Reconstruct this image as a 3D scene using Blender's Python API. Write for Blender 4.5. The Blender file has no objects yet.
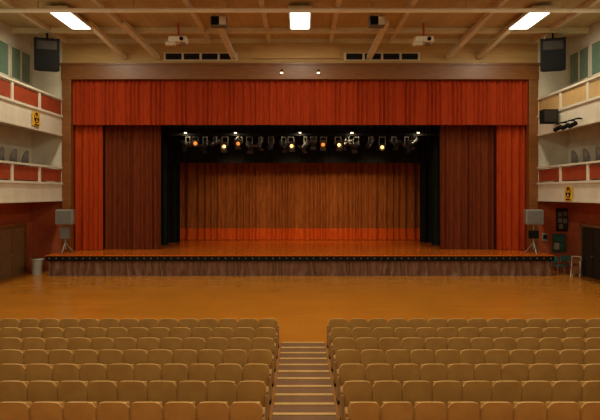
import bpy, math, random
from mathutils import Vector, Matrix
random.seed(7)
S = bpy.context.scene
try:
    S.view_settings.view_transform = 'Standard'
except Exception: pass

# ---------------------------------------------------------------- materials
def nodes(m):
    m.use_nodes = True
    nt = m.node_tree
    return nt, nt.nodes['Principled BSDF']
def c4(c): return (c[0], c[1], c[2], 1)
def mat(name, col, rough=0.6, col2=None, scale=4, stretch=(1,1,1), metal=0, spec=0.5, bump=0.0, sheen=0):
    m = bpy.data.materials.new(name); nt, b = nodes(m)
    b.inputs['Roughness'].default_value = rough
    b.inputs['Metallic'].default_value = metal
    b.inputs['Specular IOR Level'].default_value = spec
    if sheen: b.inputs['Sheen Weight'].default_value = sheen
    if col2 is None: col2 = tuple(c*0.8 for c in col)
    tc = nt.nodes.new('ShaderNodeTexCoord'); mp = nt.nodes.new('ShaderNodeMapping')
    mp.inputs['Scale'].default_value = stretch
    n = nt.nodes.new('ShaderNodeTexNoise'); n.inputs['Scale'].default_value = scale; n.inputs['Detail'].default_value = 5
    r = nt.nodes.new('ShaderNodeValToRGB')
    r.color_ramp.elements[0].position = 0.35; r.color_ramp.elements[1].position = 0.65
    r.color_ramp.elements[0].color = c4(col2); r.color_ramp.elements[1].color = c4(col)
    nt.links.new(tc.outputs['Object'], mp.inputs['Vector']); nt.links.new(mp.outputs[0], n.inputs['Vector'])
    nt.links.new(n.outputs['Fac'], r.inputs['Fac']); nt.links.new(r.outputs['Color'], b.inputs['Base Color'])
    if bump:
        bp = nt.nodes.new('ShaderNodeBump'); bp.inputs['Strength'].default_value = bump
        nt.links.new(n.outputs['Fac'], bp.inputs['Height']); nt.links.new(bp.outputs[0], b.inputs['Normal'])
    return m
def plank(name, col, col2, mortar, rough=0.3, bw=2.4, rh=0.12, rot=0.0, var=0.06, spec=0.5, blotch=.35):
    m = bpy.data.materials.new(name); nt, b = nodes(m)
    b.inputs['Specular IOR Level'].default_value = spec
    tc = nt.nodes.new('ShaderNodeTexCoord'); mp = nt.nodes.new('ShaderNodeMapping')
    mp.inputs['Rotation'].default_value = (0, 0, rot)
    br = nt.nodes.new('ShaderNodeTexBrick')
    br.inputs['Color1'].default_value = c4(col); br.inputs['Color2'].default_value = c4(col2)
    br.inputs['Mortar'].default_value = c4(mortar); br.inputs['Scale'].default_value = 1
    br.inputs['Mortar Size'].default_value = 0.005; br.inputs['Brick Width'].default_value = bw
    br.inputs['Row Height'].default_value = rh
    n = nt.nodes.new('ShaderNodeTexNoise'); n.inputs['Scale'].default_value = 0.7; n.inputs['Detail'].default_value = 7
    mx = nt.nodes.new('ShaderNodeMix'); mx.data_type = 'RGBA'; mx.blend_type = 'MULTIPLY'; mx.inputs[0].default_value = blotch
    rr = nt.nodes.new('ShaderNodeValToRGB')
    rr.color_ramp.elements[0].position = .25; rr.color_ramp.elements[1].position = .75
    rr.color_ramp.elements[0].color = (.68, .66, .62, 1); rr.color_ramp.elements[1].color = (1, 1, 1, 1)
    mr = nt.nodes.new('ShaderNodeMapRange'); mr.inputs['To Min'].default_value = rough-var; mr.inputs['To Max'].default_value = rough+var
    L = nt.links.new
    L(tc.outputs['Object'], mp.inputs['Vector']); L(mp.outputs[0], br.inputs['Vector']); L(tc.outputs['Object'], n.inputs['Vector'])
    L(n.outputs['Fac'], rr.inputs['Fac']); L(br.outputs['Color'], mx.inputs[6]); L(rr.outputs['Color'], mx.inputs[7])
    L(mx.outputs[2], b.inputs['Base Color']); L(n.outputs['Fac'], mr.inputs['Value']); L(mr.outputs[0], b.inputs['Roughness'])
    return m
def emit(name, col, st):
    m = bpy.data.materials.new(name); nt, b = nodes(m)
    b.inputs['Base Color'].default_value = c4(col)
    b.inputs['Emission Color'].default_value = c4(col); b.inputs['Emission Strength'].default_value = st
    return m

M = {}
M['floor'] = plank('gym_floor_wood', (.52,.20,.018), (.47,.175,.015), (.34,.12,.011), 0.2, 2.2, 0.11, var=.05)
M['stagefloor'] = plank('stage_floor_wood', (.66,.155,.014), (.58,.13,.011), (.36,.08,.007), 0.18, 3.0, 0.16, var=.04)
M['white'] = mat('painted_plaster', (.68,.65,.53), .8, (.60,.57,.46), 1.5)
M['redwall'] = mat('red_brown_wall', (.38,.08,.02), .7, (.30,.062,.016), 2)
M['header'] = mat('header_wood', (.52,.34,.12), .6, (.44,.28,.09), 2, (.4,1,6))
M['ceil'] = plank('ceiling_boards', (.58,.47,.24), (.52,.41,.2), (.28,.2,.09), .7, 4.0, 0.35, math.pi/2)
M['beam'] = mat('beam_timber', (.72,.66,.47), .6, (.62,.56,.38), 3, (1,1,4))
M['frame'] = mat('proscenium_wood', (.22,.080,.013), .4, (.16,.056,.009), 2, (1,1,8))
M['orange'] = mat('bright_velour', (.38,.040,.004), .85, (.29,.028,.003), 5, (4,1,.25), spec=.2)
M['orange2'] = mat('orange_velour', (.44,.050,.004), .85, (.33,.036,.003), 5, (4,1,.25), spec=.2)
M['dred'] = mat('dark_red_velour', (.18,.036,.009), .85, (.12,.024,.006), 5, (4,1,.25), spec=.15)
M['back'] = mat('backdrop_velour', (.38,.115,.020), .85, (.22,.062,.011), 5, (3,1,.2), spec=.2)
M['litpaint'] = mat('backdrop_painted_light', (.68,.11,.009), .85, (.54,.08,.007), 6, (3,1,.3), spec=.2)  # brighter orange stands in for light falling on the curtain foot
M['blackcloth'] = mat('black_velour', (.012,.012,.011), .95, (.008,.008,.008), 6, spec=.1)
M['greencloth'] = mat('dark_green_velour', (.014,.021,.015), .95, (.009,.012,.010), 6, spec=.1)
M['black'] = mat('black_metal', (.010,.010,.010), .8, (.007,.007,.007), 5, spec=.08)
M['spotbody'] = mat('spotlight_enamel', (.03,.03,.03), .35, (.02,.02,.02), 5, spec=.6)
M['blackmatte'] = mat('stage_house_black', (.01,.01,.01), .95, spec=.1)
M['skirt'] = mat('skirt_satin', (.19,.092,.05), .42, (.115,.052,.03), 4, (4,1,.4), sheen=.1)
M['seat'] = mat('seat_shell_tan', (.54,.32,.092), .42, (.47,.27,.074), 4)
M['seatpad'] = mat('seat_upholstery', (.36,.19,.05), .8, (.30,.155,.04), 20)
M['dark'] = mat('dark_tread', (.17,.075,.018), .7, (.13,.055,.013), 20)
M['nosing'] = mat('step_nosing', (.52,.32,.09), .5, (.44,.26,.07), 5)
M['grey'] = mat('grey_plastic', (.24,.24,.21), .5, (.2,.2,.18), 3)
M['grille'] = mat('speaker_grille', (.15,.15,.13), .6, (.11,.11,.10), 60)
M['steel'] = mat('steel', (.45,.45,.43), .35, (.4,.4,.38), 4, metal=.8)
M['pipe'] = mat('pale_pipe', (.88,.88,.80), .5, (.82,.82,.75), 3)
M['redpanel'] = mat('red_panel', (.34,.05,.010), .6, (.27,.04,.009), 2)
M['beigepanel'] = mat('beige_panel', (.55,.38,.16), .6, (.48,.33,.14), 2)
M['glass'] = mat('teal_window_glass', (.16,.28,.20), .15, (.12,.22,.16), 1)
M['door'] = mat('door_wood', (.19,.10,.04), .5, (.15,.078,.03), 3, (1,1,5))
M['doordark'] = mat('door_dark', (.03,.024,.018), .6, (.022,.017,.013), 3, spec=.2)
M['yellow'] = mat('sign_yellow', (.75,.42,.02), .5, (.7,.4,.02), 3)
M['bin'] = mat('bin_plastic', (.42,.42,.38), .5, (.38,.38,.34), 3)
M['teal'] = mat('teal_plastic', (.02,.14,.12), .5, (.015,.11,.1), 3)
M['green'] = mat('green_board', (.03,.09,.06), .6, (.02,.06,.04), 3)
M['paper'] = mat('paper', (.4,.4,.35), .8)
M['red'] = mat('red_metal', (.5,.06,.03), .5)
M['tube'] = emit('fluorescent_diffuser', (1,.97,.88), 5)
M['lens'] = emit('lit_lens', (1,.58,.18), 3)
M['lensdim'] = emit('amber_lens', (1,.33,.06), .9)
M['bulb'] = emit('downlight_bulb', (1,.78,.45), 3)
M['foot'] = mat('footlight_lens', (.25,.2,.13), .3)

# ---------------------------------------------------------------- mesh builder
class MB:
    def __init__(s, name): s.n=name; s.v=[]; s.f=[]; s.m=[]; s.mats=[]; s.sm=[]
    def mi(s, k):
        if k not in s.mats: s.mats.append(k)
        return s.mats.index(k)
    def add(s, vs, fs, k, smooth=False, T=None):
        o=len(s.v); i=s.mi(k)
        for p in vs:
            p=Vector(p)
            if T is not None: p=T@p
            s.v.append(tuple(p))
        for f in fs: s.f.append(tuple(o+a for a in f)); s.m.append(i); s.sm.append(smooth)
    def box(s, x0,x1,y0,y1,z0,z1,k,T=None,b=0.0):
        if b<=0:
            vs=[(x,y,z) for z in (z0,z1) for y in (y0,y1) for x in (x0,x1)]
            fs=[(0,2,3,1),(4,5,7,6),(0,1,5,4),(2,6,7,3),(0,4,6,2),(1,3,7,5)]
            s.add(vs,fs,k,False,T)
        else:
            import bmesh
            bm=bmesh.new(); bmesh.ops.create_cube(bm,size=1)
            for v in bm.verts:
                v.co=Vector(((x0+x1)/2+v.co.x*(x1-x0),(y0+y1)/2+v.co.y*(y1-y0),(z0+z1)/2+v.co.z*(z1-z0)))
            bmesh.ops.bevel(bm,geom=bm.edges[:],offset=b,segments=2,profile=.5,affect='EDGES')
            bm.verts.index_update()
            s.add([v.co.copy() for v in bm.verts],[tuple(v.index for v in f.verts) for f in bm.faces],k,False,T)
            bm.free()
    def cyl(s, p0,p1,r0,k,r1=None,n=12,T=None,caps=True):
        if r1 is None: r1=r0
        p0=Vector(p0); p1=Vector(p1); d=(p1-p0).normalized()
        a=d.orthogonal().normalized(); b=d.cross(a)
        vs=[]
        for p,r in ((p0,r0),(p1,r1)):
            for i in range(n):
                t=2*math.pi*i/n; vs.append(p+a*math.cos(t)*r+b*math.sin(t)*r)
        fs=[(i,(i+1)%n,n+(i+1)%n,n+i) for i in range(n)]
        s.add(vs,fs,k,True,T)
        if caps:
            s.add(vs[:n],[tuple(range(n-1,-1,-1))],k,False,T); s.add(vs[n:],[tuple(range(n))],k,False,T)
    def bar(s,p0,p1,w,h,k):
        p0=Vector(p0);p1=Vector(p1);d=(p1-p0).normalized()
        a=d.cross(Vector((0,0,1)))
        if a.length<1e-3: a=Vector((1,0,0))
        a.normalize(); b=a.cross(d)
        vs=[p+a*i*w/2+b*j*h/2 for p in (p0,p1) for (i,j) in ((-1,-1),(1,-1),(1,1),(-1,1))]
        s.add(vs,[(3,2,1,0),(4,5,6,7),(0,1,5,4),(1,2,6,5),(2,3,7,6),(3,0,4,7)],k)
    def obj(s, parent=None, loc=None):
        me=bpy.data.meshes.new(s.n); me.from_pydata(s.v,[],s.f)
        for k in s.mats: me.materials.append(M[k])
        me.polygons.foreach_set('material_index',s.m); me.polygons.foreach_set('use_smooth',s.sm); me.update()
        o=bpy.data.objects.new(s.n,me); S.collection.objects.link(o)
        if loc: o.location=loc
        if parent: o.parent=parent
        return o

def pleats(mb, x0,x1,z0,z1,y,pitch,amp,k,seed=0,topamp=.5,nz=10,hemwave=0.0,axis='x',wander=0.0):
    rnd=random.Random(seed); n=int((x1-x0)/pitch*10); ph=[0.0]
    for i in range(n+1):
        ph.append(ph[-1]+2*math.pi/10*(1+.35*math.sin(i*.13+seed)+.3*(rnd.random()-.5)))
    ms=[.65+.35*math.sin(i*.21+seed*2)*math.sin(i*.07+1) for i in range(n+1)]
    vs=[]
    for j in range(nz+1):
        t=j/nz; z=z0+(z1-z0)*t
        for i in range(n+1):
            a=amp*(1-t*(1-topamp))*ms[i]
            w=math.sin(ph[i]+.25*math.sin(t*3+i*.05)+wander*math.sin(i*.17+4*t)*(1-t))
            w=math.copysign(abs(w)**.75,w)
            x=x0+(x1-x0)*i/n
            zz=z+(hemwave*math.sin(ph[i]) if j==0 else 0)
            vs.append((x,y+a*w,zz) if axis=='x' else (y+a*w,x,zz))
    N=n+1
    mb.add(vs,[(j*N+i,j*N+i+1,(j+1)*N+i+1,(j+1)*N+i) for j in range(nz) for i in range(n)],k,True)

# ---------------------------------------------------------------- dimensions
CZ=4.05; ST=1.02; PY=31.3; WX=14.0; CH=12.1

b=MB('floor'); b.box(-WX,WX,-4,29.3,-.2,0,'floor'); b.box(-WX,-12.35,29.3,PY,-.2,0,'floor'); b.box(12.35,WX,29.3,PY,-.2,0,'floor'); b.obj()
for sd,nm in ((-1,'wall_left'),(1,'wall_right')):
    b=MB(nm); x0,x1=sorted((sd*WX,sd*(WX+.25)))
    b.box(x0,x1,-4,PY,0,3.68,'redwall'); b.box(x0,x1,-4,PY,3.68,CH,'white'); b.obj()
b=MB('wall_rear'); b.box(-WX,WX,-4.25,-4,0,3.68,'redwall'); b.box(-WX,WX,-4.25,-4,3.68,CH,'white'); b.obj()
for sd,nm in ((-1,'wall_proscenium_left'),(1,'wall_proscenium_right')):
    b=MB(nm)
    x0,x1=sorted((sd*12.4,sd*14.25))
    b.box(x0,x1,PY,PY+.3,0,3.68,'redwall'); b.box(x0,x1,PY,PY+.3,3.68,CH,'white'); b.obj()
b=MB('wall_proscenium_header')
b.box(-12.4,12.4,PY,PY+.3,10.7,CH,'header')
b.box(-2.5,2.1,PY-.12,PY,11.05,11.85,'header')
b.box(-12.4,12.4,PY-.05,PY,CH-.25,CH,'beam')
b.obj()
b=MB('trim_1')
for sd in (-1,1):
    x0,x1=sorted((sd*11.92,sd*12.39)); b.box(x0,x1,PY-.12,PY+.3,ST,10.72,'frame',b=.03)
b.box(-12.42,12.42,PY-.14,PY-.01,9.95,10.74,'frame',b=.03); b.box(-12.38,12.38,PY-.1,PY+.2,9.95,10.69,'frame')
b.box(-12.5,12.5,PY-.2,PY-.01,10.70,10.80,'frame')
b.obj()
b=MB('ceiling'); b.box(-14.25,14.25,-4.25,PY+.3,CH,CH+.2,'ceil')
for x in (-12.2,-8.4,-4.7,-1.6,1.6,4.7,8.4,12.2): b.box(x-.1,x+.1,-4,PY-.05,CH-.22,CH,'beam')
for y in (29.2,21.0,16,11,6): b.box(-14,14,y-.12,y+.12,CH-.28,CH-.02,'beam')
for x,xt in ((-9.13,-9.9),(-7.4,-8.3),(-3.45,-3.85),(3.6,4.05),(7.7,8.5),(9.3,10.1)):
    b.bar((x,PY-.05,11.1),(xt,27.9,CH-.05),.26,.2,'beam')
b.obj()
for sd,nm in ((-1,'baseboard_left'),(1,'baseboard_right')):
    b=MB(nm); x0,x1=sorted((sd*WX,sd*(WX-.03))); b.box(x0,x1,-4,27.1,0,.15,'doordark'); b.obj()

for x0,x1 in ((-7.05,-3.3),(2.35,6.2)):
    b=MB('ventilation_grille'); n=4; w=(x1-x0)/n
    b.box(x0-.06,x1+.06,PY-.04,PY,10.96,11.36,'beam')
    for i in range(n):
        a=x0+i*w+.06; c=x0+(i+1)*w-.06
        b.box(a,c,PY-.05,PY-.04,11.0,11.32,'black')
        for j in range(4): b.box(a,c,PY-.075,PY-.05,11.03+j*.08,11.05+j*.08,'doordark')
    b.obj()

def area(name,loc,sx,sy,power,col,rot=(0,0,0),parent=None):
    l=bpy.data.lights.new(name,'AREA'); l.shape='RECTANGLE'; l.size=sx; l.size_y=sy; l.energy=power; l.color=col
    o=bpy.data.objects.new(name,l); o.location=loc; o.rotation_euler=rot; S.collection.objects.link(o)
    if parent: o.parent=parent
    return o
for yy in (26.8,20.5,14,7.5,1.0):  # only the row nearest the stage is in view; the others are added for light
    for xx in (-10.3,0,10.3):
        b=MB('fluorescent_ceiling_light'); hx=.42; hy=1.5
        b.box(-hx-.08,hx+.08,-hy-.08,hy+.08,-.0,.12,'beam')
        b.box(-hx,hx,-hy,hy,-.02,.0,'tube')
        for sx in (-1,1):
            b.cyl((0,sx*1.2,.12),(0,sx*1.2,.3),.02,'steel',n=6)
        o=b.obj(loc=(xx,yy,11.80))
        area('lamp',(0,0,-.03),.8,2.9,190 if yy>26 else 225,(1,.86,.60),parent=o)

b=MB('ceiling_pipe')
b.cyl((-13.9,25.2,11.72),(13.9,25.2,11.72),.1,'pipe')
for x in (-11,-7,-3,3,7,11): b.cyl((x,25.2,11.72),(x,25.2,CH),.02,'steel',n=6)
b.obj()

for x in (-5.75,5.85):
    b=MB('ceiling_projector')
    b.cyl((0,0,.05),(0,0,.75),.05,'red',n=8)
    b.box(-.42,.42,-.3,.3,-.2,.06,'pipe',b=.04)
    b.cyl((.2,-.28,-.08),(.2,-.4,-.08),.09,'black')
    b.box(-.55,-.1,-.34,-.05,-.38,-.2,'white',b=.03)
    b.box(.1,.3,-.2,.2,-.3,-.2,'grey')
    b.obj(loc=(x,28.4,11.35))
for x in (-3.6,3.4):
    b=MB('ceiling_loudspeaker')
    b.box(-.35,.35,-.2,.25,-.25,.2,'grille',b=.04); b.cyl((0,-.21,-.02),(0,-.23,-.02),.16,'black')
    b.box(.05,.33,-.26,-.2,-.2,.15,'white'); b.box(-.3,.0,-.26,-.2,-.2,.15,'black')
    b.cyl((-.2,0,.2),(-.2,0,.45),.025,'steel',n=6); b.cyl((.2,0,.2),(.2,0,.45),.025,'steel',n=6)
    b.obj(loc=(x,26.6,11.66))
for x in (-.95,.95):
    b=MB('frame_downlight')
    b.cyl((0,0,.0),(0,0,.14),.09,'black',r1=.05); b.cyl((0,0,-.01),(0,0,0),.08,'bulb'); b.box(-.03,.03,0,.16,.1,.16,'black')
    b.cyl((0,0,-.06),(0,0,-.01),.06,'bulb',r1=.08)
    b.obj(loc=(x,PY-.32,10.28))

for sd in (-1,1):
    b=MB('hanging_loudspeaker')
    T=Matrix.Rotation(sd*-.35,4,'Z')@Matrix.Rotation(.12,4,'X')
    vs=[(-.57,-.35,-.75),(.57,-.35,-.75),(.4,.4,-.75),(-.4,.4,-.75),(-.57,-.35,.75),(.57,-.35,.75),(.4,.4,.75),(-.4,.4,.75)]
    b.add(vs,[(3,2,1,0),(4,5,6,7),(0,1,5,4),(1,2,6,5),(2,3,7,6),(3,0,4,7)],'black',T=T)
    b.box(-.5,.5,-.37,-.35,-.68,.15,'black',T=T); b.box(-.45,.45,-.37,-.35,.25,.65,'doordark',T=T)
    b.box(-.59,.59,-.05,.05,.75,.82,'black',T=T)
    b.cyl((0,0,.8),(0,0,CH-10.75),.05,'black'); b.cyl((-.4,0,.78),(-.4,0,CH-10.75),.02,'steel',n=6); b.cyl((.4,0,.78),(.4,0,CH-10.75),.02,'steel',n=6)
    b.obj(loc=(sd*12.3,29.2,10.75))

# ---------------------------------------------------------------- stage
b=MB('stage_platform')
b.box(-12.35,12.35,29.3,40.48,ST-.12,ST,'stagefloor')
b.box(-12.35,12.35,29.5,29.6,0,ST-.12,'doordark')
for sd in (-1,1):
    x0,x1=sorted((sd*12.2,sd*12.35)); b.box(x0,x1,29.5,31.25,0,ST-.12,'doordark')
b.box(-12.37,12.37,29.20,29.3,ST-.28,ST-.04,'black'); b.box(-12.37,12.37,29.17,29.3,ST-.04,ST+.002,'stagefloor')
for i in range(75):
    x=-12.2+i*24.4/74
    b.cyl((x,29.17,ST-.15),(x,29.20,ST-.15),.03,'foot',n=8)
b.obj()
b=MB('stage_skirt'); pleats(b,-12.3,12.3,.01,ST-.26,29.33,.40,.11,'skirt',3,.3,10,wander=1.0); b.obj()
b=MB('wall_stage_back'); b.box(-13.2,13.2,40.5,40.7,0,11.2,'blackmatte'); b.obj()
b=MB('wall_stage_left'); b.box(-13.2,-13,PY+.3,40.5,0,11.2,'blackmatte'); b.obj()
b=MB('wall_stage_right'); b.box(13,13.2,PY+.3,40.5,0,11.2,'blackmatte'); b.obj()
b=MB('ceiling_stage'); b.box(-13.2,13.2,PY+.3,40.7,11.2,11.4,'blackmatte'); b.obj()

b=MB('stage_valance'); pleats(b,-11.9,11.9,7.62,9.94,31.45,.27,.095,'orange',5,.9,8,.012); b.obj()
for (x0,x1) in ((-12.1,-10.5),(10.45,12.1)):
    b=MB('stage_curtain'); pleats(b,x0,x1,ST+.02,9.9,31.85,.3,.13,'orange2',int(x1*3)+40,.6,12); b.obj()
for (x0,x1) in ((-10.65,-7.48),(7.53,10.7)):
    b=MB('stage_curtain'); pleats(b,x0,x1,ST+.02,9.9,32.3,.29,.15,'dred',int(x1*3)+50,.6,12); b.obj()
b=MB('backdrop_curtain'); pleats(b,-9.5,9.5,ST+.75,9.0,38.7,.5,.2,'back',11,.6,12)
pleats(b,-9.5,9.5,ST+.02,ST+.76,38.66,.5,.2,'litpaint',11,1,4); b.obj()  # lower strip of the backdrop, light painted into its colour
b=MB('black_border'); pleats(b,-12.8,12.8,5.85,10.5,36,.5,.08,'blackcloth',12,.6,6); b.obj()
b=MB('black_border'); pleats(b,-12.8,12.8,7.0,10.5,34.3,.5,.08,'blackcloth',13,.6,6); b.obj()
for sd in (-1,1):
    b=MB('black_leg_curtain'); x0,x1=sorted((sd*7.25,sd*12.8)); pleats(b,x0,x1,ST+.02,10.4,36.3,.45,.1,'blackcloth',14+sd,.6,6); b.obj()
    b=MB('black_leg_curtain'); x0,x1=sorted((sd*7.6,sd*12.8)); pleats(b,x0,x1,ST+.02,10.4,34.6,.4,.1,'greencloth',17+sd,.6,6); b.obj()

b=MB('lighting_batten'); b.cyl((-8.2,33.2,7.25),(8.2,33.2,7.25),.04,'black')
for x in (-7,-3.5,0,3.5,7): b.cyl((x,33.2,7.25),(x,33.2,11.18),.015,'black',n=6)
b.box(-8.2,8.2,33.25,33.33,7.27,7.36,'black'); b.obj()
rs=random.Random(4)
litx={-4.15:'lens',-3.35:'lensdim',-.5:'lens',2.1:'lens',4.55:'lens',1.3:'lensdim',-5.8:'lensdim'}
xs=[-6.2,-5.8,-5.25,-4.7,-4.15,-3.35,-2.8,-2.2,-1.6,-.9,-.5,.3,.75,1.3,2.1,2.6,3.1,3.9,4.55,5.2,5.9,6.3]
for x in xs:
    k=litx.get(x); yaw=rs.uniform(-1.2,1.2); pitch=rs.uniform(.2,1.2); drop=rs.uniform(-.62,-.38)
    if k: yaw=rs.uniform(-.35,.35); pitch=.35
    b=MB('stage_spotlight')
    T=Matrix.Translation((0,0,drop))@Matrix.Rotation(yaw,4,'Z')@Matrix.Rotation(pitch,4,'X')
    b.cyl((0,.25,0),(0,-.1,0),.14,'spotbody',T=T,n=14); b.cyl((0,-.1,0),(0,-.3,0),.11,'spotbody',r1=.15,T=T,n=14,caps=False)
    b.cyl((0,.35,0),(0,.25,0),.07,'spotbody',r1=.14,T=T,n=14)
    b.cyl((0,-.18,0),(0,-.2,0),.105 if k!='lens' else .09,(k or 'doordark'),T=T,n=14)
    if rs.random()<.7:
        b.box(-.16,.16,-.33,-.29,.13,.3,'spotbody',T=T); b.box(-.16,.16,-.33,-.29,-.3,-.13,'spotbody',T=T)
    T2=Matrix.Rotation(yaw,4,'Z')
    b.box(-.18,-.155,-.02,.02,drop,-.1,'grey',T=T2); b.box(.155,.18,-.02,.02,drop,-.1,'grey',T=T2); b.box(-.18,.18,-.02,.02,-.12,-.09,'grey',T=T2)
    b.box(-.04,.04,-.05,.05,-.1,.05,'black')
    b.obj(loc=(x,33.2,7.25))
def spot(name,loc,tgt,power,ang,col,blend=.6):
    l=bpy.data.lights.new(name,'SPOT'); l.energy=power; l.spot_size=ang; l.spot_blend=blend; l.color=col; l.shadow_soft_size=.12
    o=bpy.data.objects.new(name,l); o.location=loc; d=Vector(tgt)-Vector(loc)
    o.rotation_euler=d.to_track_quat('-Z','Y').to_euler(); S.collection.objects.link(o); return o
for x in (-4.15,-.5,2.1,4.55):
    spot('stage_spot_lamp',(x,33.7,6.4),(x*.9,38.6,2.4),250,1.4,(1,.70,.38),.9)
for x in (-6.3,-3.55,-.0,2.85,6.5):
    b=MB('stage_worklight'); b.cyl((0,0,0),(0,0,.18),.11,'black',r1=.06); b.cyl((0,0,-.03),(0,0,0),.07,'bulb'); b.cyl((0,0,.18),(0,0,3.75),.012,'black',n=6)
    b.obj(loc=(x,33.0,7.38))
    l=bpy.data.lights.new('work_lamp','POINT'); l.energy=16; l.color=(1,.8,.5); l.shadow_soft_size=.05
    o=bpy.data.objects.new('work_lamp',l); o.location=(x,33.0,7.27); S.collection.objects.link(o)

for sd,x in ((-1,-11.78),(1,11.72)):
    b=MB('stand_loudspeaker')
    T=Matrix.Rotation(-sd*.15,4,'Z')
    b.box(-.42,.42,-.28,.28,1.45,2.2,'grey',T=T,b=.04); b.box(-.36,.36,-.3,-.28,1.5,2.14,'grille',T=T)
    b.cyl((0,0,.2),(0,0,1.45),.035,'steel'); b.box(-.22,.22,-.1,.1,.75,1.3,'grille') if sd<0 else b.box(-.22,.22,-.1,.1,.75,1.15,'black')
    for i in range(3):
        t=i*2.094+.5; b.cyl((0,0,.55),(.42*math.cos(t),.42*math.sin(t),.02),.02,'steel',n=6)
    b.obj(loc=(x,30.1,ST))

# ---------------------------------------------------------------- balconies
def balcony(sd,zb,zt,zr,panel,name):
    b=MB(name); xi=12.4
    def bx(xa,xb,*a,**k):
        x0,x1=sorted((sd*xa,sd*xb)); b.box(x0,x1,*a,**k)
    y0,y1=4.0,PY-.005
    bx(xi,WX-.005,y0,y1,zb+.25,zt,'white'); bx(xi-.02,xi+.15,y0,y1,zb,zt,'white')
    bx(xi-.08,xi+.14,y0,y1,zt-.06,zt+.05,'white'); bx(xi-.06,xi,y0,y1,zb,zb+.1,'white')
    bx(xi-.06,xi+.12,y0,y1,zr-.09,zr,'white')
    n=10; d=(y1-y0)/n
    for i in range(n+1):
        y=y0+i*d; bx(xi-.03,xi+.1,max(y0,y-.09),min(y1,y+.09),zt,zr-.09,'white')
        if i<n: bx(xi+.02,xi+.06,y+.09,y+d-.09,zt+.1,zr-.14,panel)
    return b.obj()
balcony(-1,3.63,4.54,5.4,'redpanel','side_balcony'); balcony(-1,7.0,8.02,8.95,'redpanel','side_balcony')
balcony(1,3.63,4.54,5.4,'redpanel','side_balcony'); balcony(1,7.0,8.02,8.95,'beigepanel','side_balcony')
wi=1
for sd in (-1,1):
    b=MB('window_%d'%wi); wi+=1; zc=9.6
    x0,x1=sorted((sd*13.9,sd*13.995)); g0,g1=sorted((sd*13.94,sd*13.97))
    for y in (22.0,24.3,26.6,28.9):
        b.box(g0,g1,y,y+2.1,zc,zc+1.6,'glass')
        for yy in (y,y+1.05,y+2.1): b.box(x0,x1,yy-.05,yy+.05,zc-.05,zc+1.65,'white')
        for zz in (zc,zc+1.6): b.box(x0,x1,y,y+2.1,zz-.06,zz+.06,'white')
    b.obj()
def tub(x,y,z,sd):
    b=MB('balcony_chair'); n=10
    T=Matrix.Rotation(sd*math.pi/2,4,'Z')
    vs=[]
    for r in (.3,.26):
        for z0 in (0,1):
            for i in range(n+1):
                u=-1+2*i/n; zz=.45 if z0==0 else .55+.6*math.sqrt(max(0,1-u*u*.98))
                vs.append((u*.3, .25-.12*u*u-(0 if r==.3 else .05), zz))
    N=n+1; fs=[]
    for i in range(n):
        fs+=[(i,i+1,N+i+1,N+i),(2*N+i+1,2*N+i,3*N+i,3*N+i+1),(N+i,N+i+1,3*N+i+1,3*N+i),(i+1,i,2*N+i,2*N+i+1)]
    b.add(vs,fs,'grey',True,T); b.box(-.28,.28,-.25,.22,.4,.47,'grey',T=T,b=.02)
    for a in (-.24,.24):
        for c in (-.2,.2): b.cyl((a,c,0),(a,c,.4),.018,'steel',n=6,T=T)
    b.obj(loc=(x,y,z))
for sd in (-1,1):
    b=MB('balcony_riser'); x0,x1=sorted((sd*12.9,sd*13.99)); b.box(x0,x1,20,30.5,4.545,4.95,'doordark'); b.obj()
    for y in (24.2,25.4,26.6,27.8,29.0): tub(sd*13.4,y,4.95,sd)
b=MB('balcony_loudspeaker'); b.box(-.36,.36,-.25,.25,-.33,.33,'black',b=.03); b.box(-.3,.3,-.27,-.25,-.27,.27,'doordark'); b.box(.3,.45,-.05,.05,-.05,.05,'steel'); b.obj(loc=(11.9,28.7,7.7))
b=MB('balcony_spot_rail'); b.cyl((12.1,26,7.3),(12.1,28.3,7.3),.03,'black')
for y in (26.3,27.0,27.8):
    b.cyl((12.1,y,7.12),(11.95,y+.35,7.0),.1,'black'); b.box(12.08,12.36,y-.03,y+.03,7.28,7.34,'black')
b.obj()
def sign(x,y,z,sd):
    b=MB('shelter_sign'); b.box(-.02,.02,-.36,.36,-.33,.33,'yellow')
    s=-sd
    b.cyl((s*.02,0,.05),(s*.03,0,.05),.25,'black',n=24)
    for i in range(3):
        a=math.pi/2*3+i*2.094; p=[(s*.034,.0,.05),(s*.034,.22*math.cos(a-.5),.05+.22*math.sin(a-.5)),(s*.034,.22*math.cos(a+.5),.05+.22*math.sin(a+.5))]
        b.add(p,[(0,1,2)],'yellow')
    b.box(min(s*.02,s*.03),max(s*.02,s*.03),-.22,.22,-.3,-.24,'black')
    b.obj(loc=(x,y,z))
sign(-12.31,28.0,7.5,-1) ; sign(12.31,27.5,4.02,1)

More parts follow.
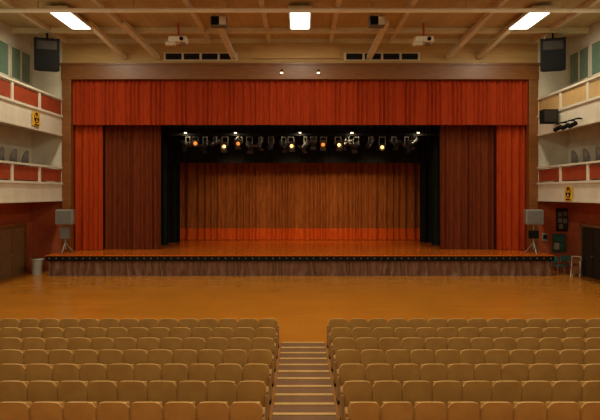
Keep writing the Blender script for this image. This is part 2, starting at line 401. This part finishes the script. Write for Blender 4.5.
# ---------------------------------------------------------------- side details
b=MB('door_1'); b.box(-13.99,-13.93,27.6,30.3,0,2.4,'door')
for y0,y1 in ((27.7,28.9),(29.0,30.2)): b.box(-13.93,-13.89,y0,y1,.05,2.3,'door'); b.box(-13.9,-13.87,y0+.15,y1-.15,.3,1.0,'door'); b.box(-13.9,-13.87,y0+.15,y1-.15,1.15,2.15,'door')
b.box(-13.99,-13.86,27.45,27.6,0,2.5,'frame'); b.box(-13.99,-13.86,30.3,30.45,0,2.5,'frame'); b.box(-13.99,-13.86,27.45,30.45,2.4,2.52,'frame')
b.cyl((-13.86,28.8,1.05),(-13.8,28.8,1.05),.04,'steel'); b.obj()
b=MB('door_2'); b.box(13.93,13.99,27.3,29.6,0,2.4,'doordark')
for y0,y1 in ((27.4,28.4),(28.5,29.5)): b.box(13.89,13.93,y0,y1,.05,2.3,'doordark')
b.box(13.86,13.99,27.15,27.3,0,2.5,'door'); b.box(13.86,13.99,29.6,29.75,0,2.5,'door'); b.box(13.86,13.99,27.15,29.75,2.4,2.52,'door')
b.cyl((13.86,28.4,1.05),(13.8,28.4,1.05),.04,'steel'); b.obj()
b=MB('trash_bin'); b.cyl((0,0,0),(0,0,.72),.24,'bin',r1=.3,n=20); b.cyl((0,0,.72),(0,0,.78),.33,'bin',r1=.31,n=20); b.cyl((0,0,.78),(0,0,.8),.25,'dark',n=20); b.obj(loc=(-13.15,30.0,0))
b=MB('notice_board'); b.box(-.34,.28,-.05,-.01,-.6,.6,'black',b=.015); b.box(-.3,.24,-.07,-.05,-.54,.54,'doordark')
for (x,z) in ((-.15,.3),(.12,.32),(-.14,-.02),(.12,-.05),(-.1,-.34)): b.box(x-.1,x+.1,-.08,-.07,z-.12,z+.12,'grille')
b.obj(loc=(13.68,PY,2.65))
b=MB('notice_board'); b.box(-.36,.36,-.05,-.01,-.48,.48,'green',b=.015); b.box(-.26,.26,-.06,-.05,.1,.36,'teal'); b.box(-.26,.0,-.06,-.05,-.34,.0,'paper'); b.box(.06,.26,-.06,-.05,-.3,-.05,'teal'); b.obj(loc=(13.5,PY,1.45))
b=MB('wall_control_panel'); b.box(-.15,.15,-.08,-.01,-.2,.2,'grey',b=.02); b.box(-.1,.1,-.09,-.08,-.1,.12,'black'); b.obj(loc=(12.75,PY,1.75))
def chair(x,y,rz,k):
    b=MB('stacking_chair')
    b.box(-.23,.23,-.22,.22,.42,.46,k,b=.015)
    T=Matrix.Translation((0,.22,.46))@Matrix.Rotation(-.15,4,'X'); b.box(-.22,.22,-.015,.015,.12,.42,k,T=T,b=.01)
    for a in (-.21,.21):
        b.cyl((a,-.2,.42),(a,-.24,0),.013,'steel',n=6); b.cyl((a,.22,.42),(a,.27,0),.013,'steel',n=6); b.cyl((a,.2,.42),(a,.28,.82),.013,'steel',n=6)
    o=b.obj(loc=(x,y,0)); o.rotation_euler=(0,0,rz)
chair(12.78,29.7,.3,'teal'); chair(13.45,30.3,-.2,'teal')
b=MB('folded_chair')
for a in (-.2,.2):
    b.cyl((a,0,0),(a,.35,.95),.018,'pipe',n=8); b.cyl((a*.9,.3,0),(a*.9,.12,.75),.018,'pipe',n=8)
b.cyl((-.2,.35,.95),(.2,.35,.95),.018,'pipe',n=8); b.cyl((-.18,.3,.05),(.18,.3,.05),.015,'pipe',n=8)
b.box(-.2,.2,.24,.28,.6,.85,'frame',b=.01); b.box(-.18,.18,.02,.06,.15,.5,'frame',b=.01)
o=b.obj(loc=(13.3,29.0,0)); o.rotation_euler=(0,0,-.6)

# ---------------------------------------------------------------- seating
ROWS=7; Y0=15.75; DY=1.06; RZ=.006; AX=.08; AH=.62; P=.52; NS=18
b=MB('seating_platform')
for i in range(ROWS):
    ya=Y0+.45-DY*(i+1); yb=Y0+.45-DY*i
    for x0,x1 in ((AX-AH-NS*P-.3,AX-AH-.01),(AX+AH+.01,AX+AH+NS*P+.3)): b.box(x0,x1,ya,yb,0.0,RZ*(i+1),'dark')
b.obj()
b=MB('aisle_steps')
for k in range(2*ROWS):
    yb=Y0+.45-DY/2*k; ya=yb-DY/2; z=RZ/2*(k+1)+.012
    b.box(AX-AH+.03,AX+AH-.03,ya,yb,0,z,'dark'); b.box(AX-AH+.05,AX+AH-.05,yb-.10,yb+.012,z-.01,z+.014,'nosing')
b.obj()
def seat(b,cx,y,z):
    n=10; w=.256; vs=[]
    for side in (0,1):
        for lv in range(5):
            for i in range(n+1):
                u=-1+2*i/n
                zt=.76-.10*(abs(u)**7)-.01*u*u
                zz=.20+(zt-.20)*lv/4
                yy=-(zz-.3)*.20+.025*u*u-.01*math.sin(lv/4*math.pi)
                if side: yy+=.045
                vs.append((cx+u*w,y+yy,z+zz))
    N=n+1; L=5*N; fs=[]
    for lv in range(4):
        for i in range(n):
            a=lv*N+i; fs+=[(a,a+1,a+N+1,a+N),(L+a+1,L+a,L+a+N,L+a+N+1)]
        fs+=[(lv*N,(lv+1)*N,L+(lv+1)*N,L+lv*N),(lv*N+n,L+lv*N+n,L+(lv+1)*N+n,(lv+1)*N+n)]
    b.add(vs,fs,'seat',True)
    rim=[]
    for i in range(n):
        a=4*N+i; rim+=[(a,a+1,L+a+1,L+a)]; rim+=[(i+1,i,L+i,L+i+1)]
    b.add(vs,rim,'seat',False)
    T=Matrix.Translation((cx,y+.09,z+.36))@Matrix.Rotation(1.42,4,'X'); b.box(-.21,.21,-.02,.33,-.035,.035,'seat',T=T)
for i in range(ROWS):
    y=Y0-DY*i; z=RZ*(i+1)+.001
    for sd in (-1,1):
        b=MB('theater_seat_row')
        for j in range(NS):
            seat(b,AX+sd*(AH+.04+P*(j+.5)),y,z)
        for j in range(NS+1):
            x=AX+sd*(AH+.04+P*j)
            b.box(x-.018,x+.018,y+.03,y+.14,z,z+.52,'dark'); b.box(x-.022,x+.022,y+.0,y+.3,z+.52,z+.55,'seatpad')
            b.box(x-.03,x+.03,y-.1,y+.2,z,z+.02,'black')
        x=AX+sd*(AH+.04); b.box(x-.025,x+.025,y-.06,y+.34,z+.05,z+.5,'seatpad',b=.01)
        b.obj()

# ---------------------------------------------------------------- world, camera
w=bpy.data.worlds.new('World'); S.world=w; w.use_nodes=True
w.node_tree.nodes['Background'].inputs[0].default_value=(1,.85,.65,1); w.node_tree.nodes['Background'].inputs[1].default_value=.05
c=bpy.data.cameras.new('camera'); c.sensor_width=36; c.lens=36; c.shift_y=-17/600; c.clip_end=200
o=bpy.data.objects.new('camera',c); o.location=(0,0,CZ); o.rotation_euler=(math.pi/2,0,0); S.collection.objects.link(o); S.camera=o
